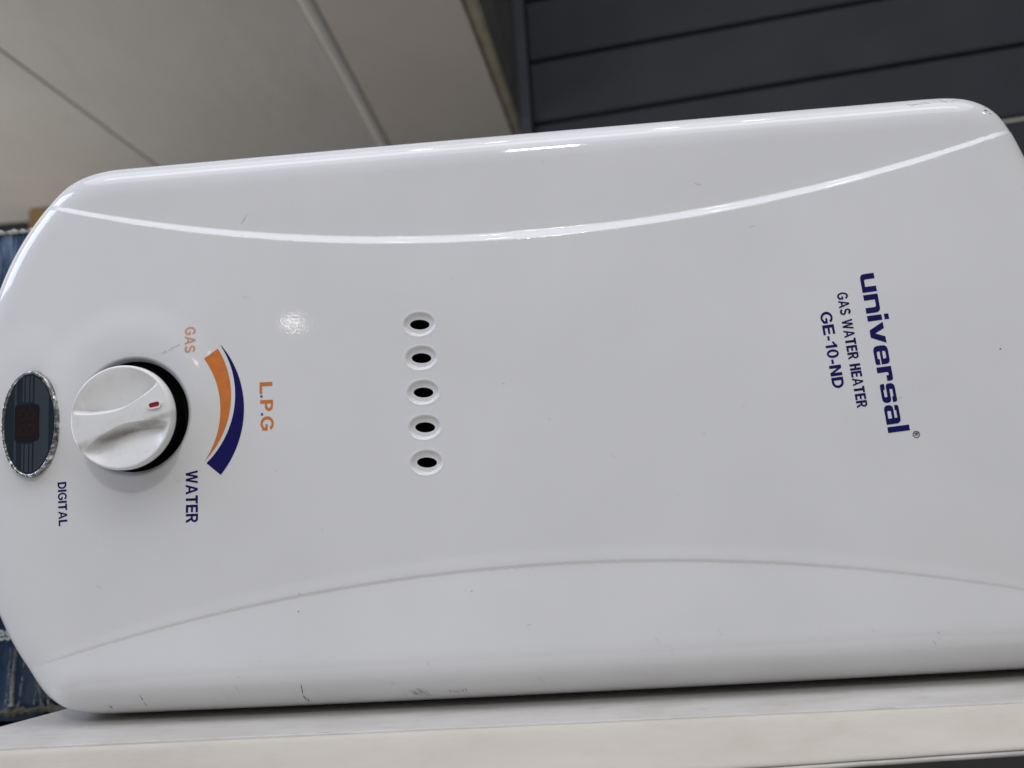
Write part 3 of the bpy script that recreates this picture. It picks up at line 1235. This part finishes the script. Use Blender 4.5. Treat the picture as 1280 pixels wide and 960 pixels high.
def brand_loops():
    th, tv, W = 0.25, 0.36, 1.2
    g = []

    def add(x0, *loops):
        for L in loops:
            g.append([(x0 + p[0], p[1]) for p in rounded(L)])
    x = 0.0
    gap = 0.155
    U = [(0, 1), (0, 0, .34), (W, 0), (W, 1), (W - tv, 1), (W - tv, th), (tv, th, .14), (tv, 1)]
    add(x, U)
    x += W + gap
    add(x, [(W - a[0], 1 - a[1]) + tuple(a[2:]) for a in U])
    x += W + gap
    add(x, [(0, 0), (tv, 0), (tv, 1), (0, 1)], [(0, 1.17), (tv, 1.17), (tv, 1.48), (0, 1.48)])
    x += tv + gap * 0.8
    W2 = 1.36
    add(x, [(0, 1), (tv * 1.15, 1), (W2 / 2, .36), (W2 - tv * 1.15, 1), (W2, 1), (W2 / 2 + .24, 0), (W2 / 2 - .24, 0)])
    x += W2 + gap * 0.8
    add(x, [(W, .415), (W, 1, .34), (0, 1, .34), (0, 0, .34), (W, 0, .34), (W, .325), (W - tv, .325), (W - tv, .21, .05), (tv, .21, .1), (tv, .415)],
        [(tv, .585), (W - tv, .585), (W - tv, .80, .1), (tv, .80, .1)])
    x += W + gap
    Wr = 0.92
    add(x, [(0, 0), (0, 1), (Wr, 1, .32), (Wr, .58), (Wr - tv, .58), (Wr - tv, 1 - th, .06), (tv, 1 - th, .12), (tv, 0)])
    x += Wr + gap
    add(x, [(W, 1, .32), (0, 1, .32), (0, .39, .24), (W - tv, .39, .06), (W - tv, .20, .05), (tv, .20, .05), (tv, .31), (0, .31), (0, 0, .32), (W, 0, .32),
            (W, .61, .24), (tv, .61, .06), (tv, .80, .05), (W - tv, .80, .05), (W - tv, .70), (W, .70)])
    x += W + gap
    add(x, [(.04, 1, .30), (W, 1, .34), (W, 0), (0, 0, .30), (0, .62, .28), (W - tv, .62), (W - tv, .80, .06), (tv, .80, .05), (tv, .72), (.04, .72)],
        [(tv, .185, .05), (W - tv, .185), (W - tv, .435), (tv, .435, .05)])
    x += W + gap
    add(x, [(0, 0), (tv, 0), (tv, 1.48), (0, 1.48)])
    return g, x + tv


bl, bw_ = brand_loops()
me = glyph_curve(bl)
me = place_text(me, (212.6, 51.2), (218.9, -44.4), 12.6, pin=((0, 0, 0), (bw_, 1.48, 0)))
hpart('brand_lettering', me, 'navy')
print_text('product_lettering', 'GAS WATER HEATER', (198.1, 41.0), (202.6, -28.6), 6.3, 'navy', 0.022, 1.05)
print_text('model_lettering', 'GE-10-ND', (187.0, 30.0), (189.9, -16.2), 6.9, 'navy', 0.026, 1.05)
ring = [[(2.1 * math.cos(2 * math.pi * i / 28), 2.1 * math.sin(2 * math.pi * i / 28)) for i in range(28)],
        [(1.66 * math.cos(2 * math.pi * i / 28), 1.66 * math.sin(2 * math.pi * i / 28)) for i in range(28)]]
me = glyph_curve(ring)
c0 = (234.8, -46.3)
hpart('registered_mark_ring', on_surface(me, lambda a, b: (c0[0] + a, c0[1] + b)), 'navy')
print_text('registered_mark_letter', 'R', (233.6, -45.3), (233.7, -47.2), 2.3, 'navy', 0.012)

print_text('gas_lettering', 'GAS', (-202.9, 50.3), (-203.2, 33.8), 6.7, 'faded', 0.018, 1.06)
print_text('water_lettering', 'WATER', (-204.4, -39.5), (-205.0, -71.3), 7.6, 'navy', 0.03)
print_text('digital_lettering', 'DIGITAL', (-286.4, -41.5), (-285.8, -68.4), 5.6, 'navy', 0.026, 1.04)
# L . P . G : orange capitals with small dark stops
for ch, a, b in (('L', 12.0, 4.8), ('P', 0.9, -5.9), ('G', -9.2, -18.0)):
    print_text('lpg_letter', ch, (-156.3, a), (-156.5, b), 8.1, 'orange', 0.022)
for zc in (3.2, -7.9):
    P = rrect(-0.8, 0.8, -0.8, 0.8, 0.3, 2)
    me = glyph_curve([P])
    hpart('lpg_stop', on_surface(me, lambda a, b, zc=zc: (-155.4 + a, zc + b)), 'navydot')


def circ3(a, b, c):
    ax, ay = a
    bx, by = b
    cx, cy = c
    d = 2 * (ax * (by - cy) + bx * (cy - ay) + cx * (ay - by))
    ux = ((ax * ax + ay * ay) * (by - cy) + (bx * bx + by * by) * (cy - ay) + (cx * cx + cy * cy) * (ay - by)) / d
    uy = ((ax * ax + ay * ay) * (cx - bx) + (bx * bx + by * by) * (ax - cx) + (cx * cx + cy * cy) * (bx - ax)) / d
    return ux, uy, math.hypot(ax - ux, ay - uy)


def arc_pts(a, b, c, n=40):
    ux, uy, r = circ3(a, b, c)
    t0 = math.atan2(a[1] - uy, a[0] - ux)
    t1 = math.atan2(c[1] - uy, c[0] - ux)
    return [(ux + r * math.cos(t0 + (t1 - t0) * i / n), uy + r * math.sin(t0 + (t1 - t0) * i / n)) for i in range(n + 1)]


def arc_mark(name, outer, inner, mat):
    o_, i_ = arc_pts(*outer), arc_pts(*inner)
    n = len(o_)
    me = bpy.data.meshes.new('arc')
    vs_ = []
    for a, b in zip(i_, o_):
        for k in range(5):
            vs_.append((a[0] + (b[0] - a[0]) * k / 4, a[1] + (b[1] - a[1]) * k / 4, 0))
    fs = [(i * 5 + k, i * 5 + k + 1, i * 5 + k + 6, i * 5 + k + 5) for i in range(n - 1) for k in range(4)]
    me.from_pydata(vs_, [], fs)
    hpart(name, on_surface(me, lambda a, b: (a, b), 0.00015), mat)


arc_mark('gas_arc', ((-182.3, 35.2), (-174.6, 5.9), (-192.6, -34.6)), ((-191.0, 29.4), (-181.7, 3.1), (-192.4, -34.4)), 'orange')
arc_mark('water_arc', ((-180.2, 37.2), (-166.6, -1.2), (-182.4, -43.4)), ((-180.4, 36.9), (-172.0, 4.6), (-191.2, -35.6)), 'navy')


# ---- wear: black transfer scuffs and scratches
def scuffs(strokes, name, mat, label):
    bm = bmesh.new()
    for (x0, z0, x1, z1, w) in strokes:
        n = max(3, int(math.hypot(x1 - x0, z1 - z0) / 0.8))
        L = math.hypot(x1 - x0, z1 - z0) or 1e-6
        px, pz = -(z1 - z0) / L, (x1 - x0) / L
        prev = None
        wob = 0
        for i in range(n + 1):
            t = i / n
            wob += random.uniform(-0.12, 0.12)
            ww = w * random.uniform(0.35, 1.0) * (0.25 + math.sin(math.pi * (0.08 + 0.84 * t)))
            cx, cz = x0 + (x1 - x0) * t + px * wob, z0 + (z1 - z0) * t + pz * wob
            a = bm.verts.new((cx - px * ww, cz - pz * ww, 0))
            b = bm.verts.new((cx + px * ww, cz + pz * ww, 0))
            if prev and random.random() > 0.10:
                bm.faces.new((prev[0], prev[1], b, a))
            prev = (a, b)
    me = bpy.data.meshes.new('scuff')
    bm.to_mesh(me)
    bm.free()
    tag(hpart(name, on_surface(me, lambda a, b: (a, b), 0.0001), mat), label, kind='stuff')


S1 = [(-136.5, -169.5, -136.8, -176.5, 0.30), (-136.8, -176.5, -135.3, -182.5, 0.34), (-135.3, -182.5, -134.4, -179.8, 0.2),
      (-136.0, -117.0, -135.8, -118.2, 0.4), (-136.6, -127.3, -136.2, -127.9, 0.5), (288.5, 0.8, 288.9, 0.2, 0.7),
      (-258, -178.5, -257.7, -181.0, 0.6), (-236, -172, -235.4, -176, 0.22), (-235.6, -177, -234.8, -180, 0.25)]
for k in range(9):
    x = -72 + k * 1.15
    S1.append((x, -176.0 - random.uniform(0, 2.5), x + 2.6, -181.0 - random.uniform(0, 2.0), 0.16))
for k in range(6):
    x = -49 + k * 1.9
    S1.append((x, -177.0 - random.uniform(0, 2), x + 1.6, -180.0 - random.uniform(0, 2), 0.18))
for k in range(7):
    S1.append((255 + k * 5 + random.uniform(-2, 2), 158.0 + random.uniform(-2.5, 1.5), 259 + k * 5 + random.uniform(-2, 2), 157.2 + random.uniform(-2.5, 1.5), 0.16))
S1 += [(300.2, 148.8, 302.6, 148.0, 0.55), (301.5, 151.2, 302.0, 151.0, 0.4), (303, 146.7, 304.4, 146.0, 0.3)]
scuffs(S1, 'black_scuffs', 'scuff', 'black scuffs and specks on the enamel')
S2 = []
for k in range(44):
    x, z = random.uniform(-300, 310), random.uniform(-165, 140)
    a = random.uniform(-0.6, 0.3)
    L = random.choice((0.6, 0.8, 1.2, 2.0, 4.0))
    S2.append((x, z, x + L * math.cos(a), z + L * math.sin(a), random.uniform(0.06, 0.16)))
for k in range(16):
    x, z = random.uniform(-230, 290), random.uniform(-180, -150)
    a = random.uniform(-1.3, -0.7)
    L = random.uniform(2, 7)
    S2.append((x, z, x + L * math.cos(a), z + L * math.sin(a), 0.10))
S2 += [(-166.5, 115.0, -163.5, 119.0, 0.18), (-163.5, 119, -162.0, 121, 0.12), (-165, 107.2, -164.6, 106.5, 0.3),
       (-218.5, 34.5, -205, 39.5, 0.16), (-217, 33.8, -211, 36.5, 0.12)]
scuffs(S2, 'fine_scratches', 'scuff2', 'fine grey scratches on the enamel')


# ---- "es", the end of a printed word on the carton
me = text_flat('es', 0.02)
lo, hi = bounds(me)
w = 0.0120
k = w / (hi[0] - lo[0])
for v in me.vertices:
    v.co = Vector(((v.co.x - lo[0]) * k, 0, (v.co.y - lo[1]) * k * 1.25))
o = link('printed_letters', me, 'white_ink', ct)
o.location = (0.0835, -0.1045, 0.0800)
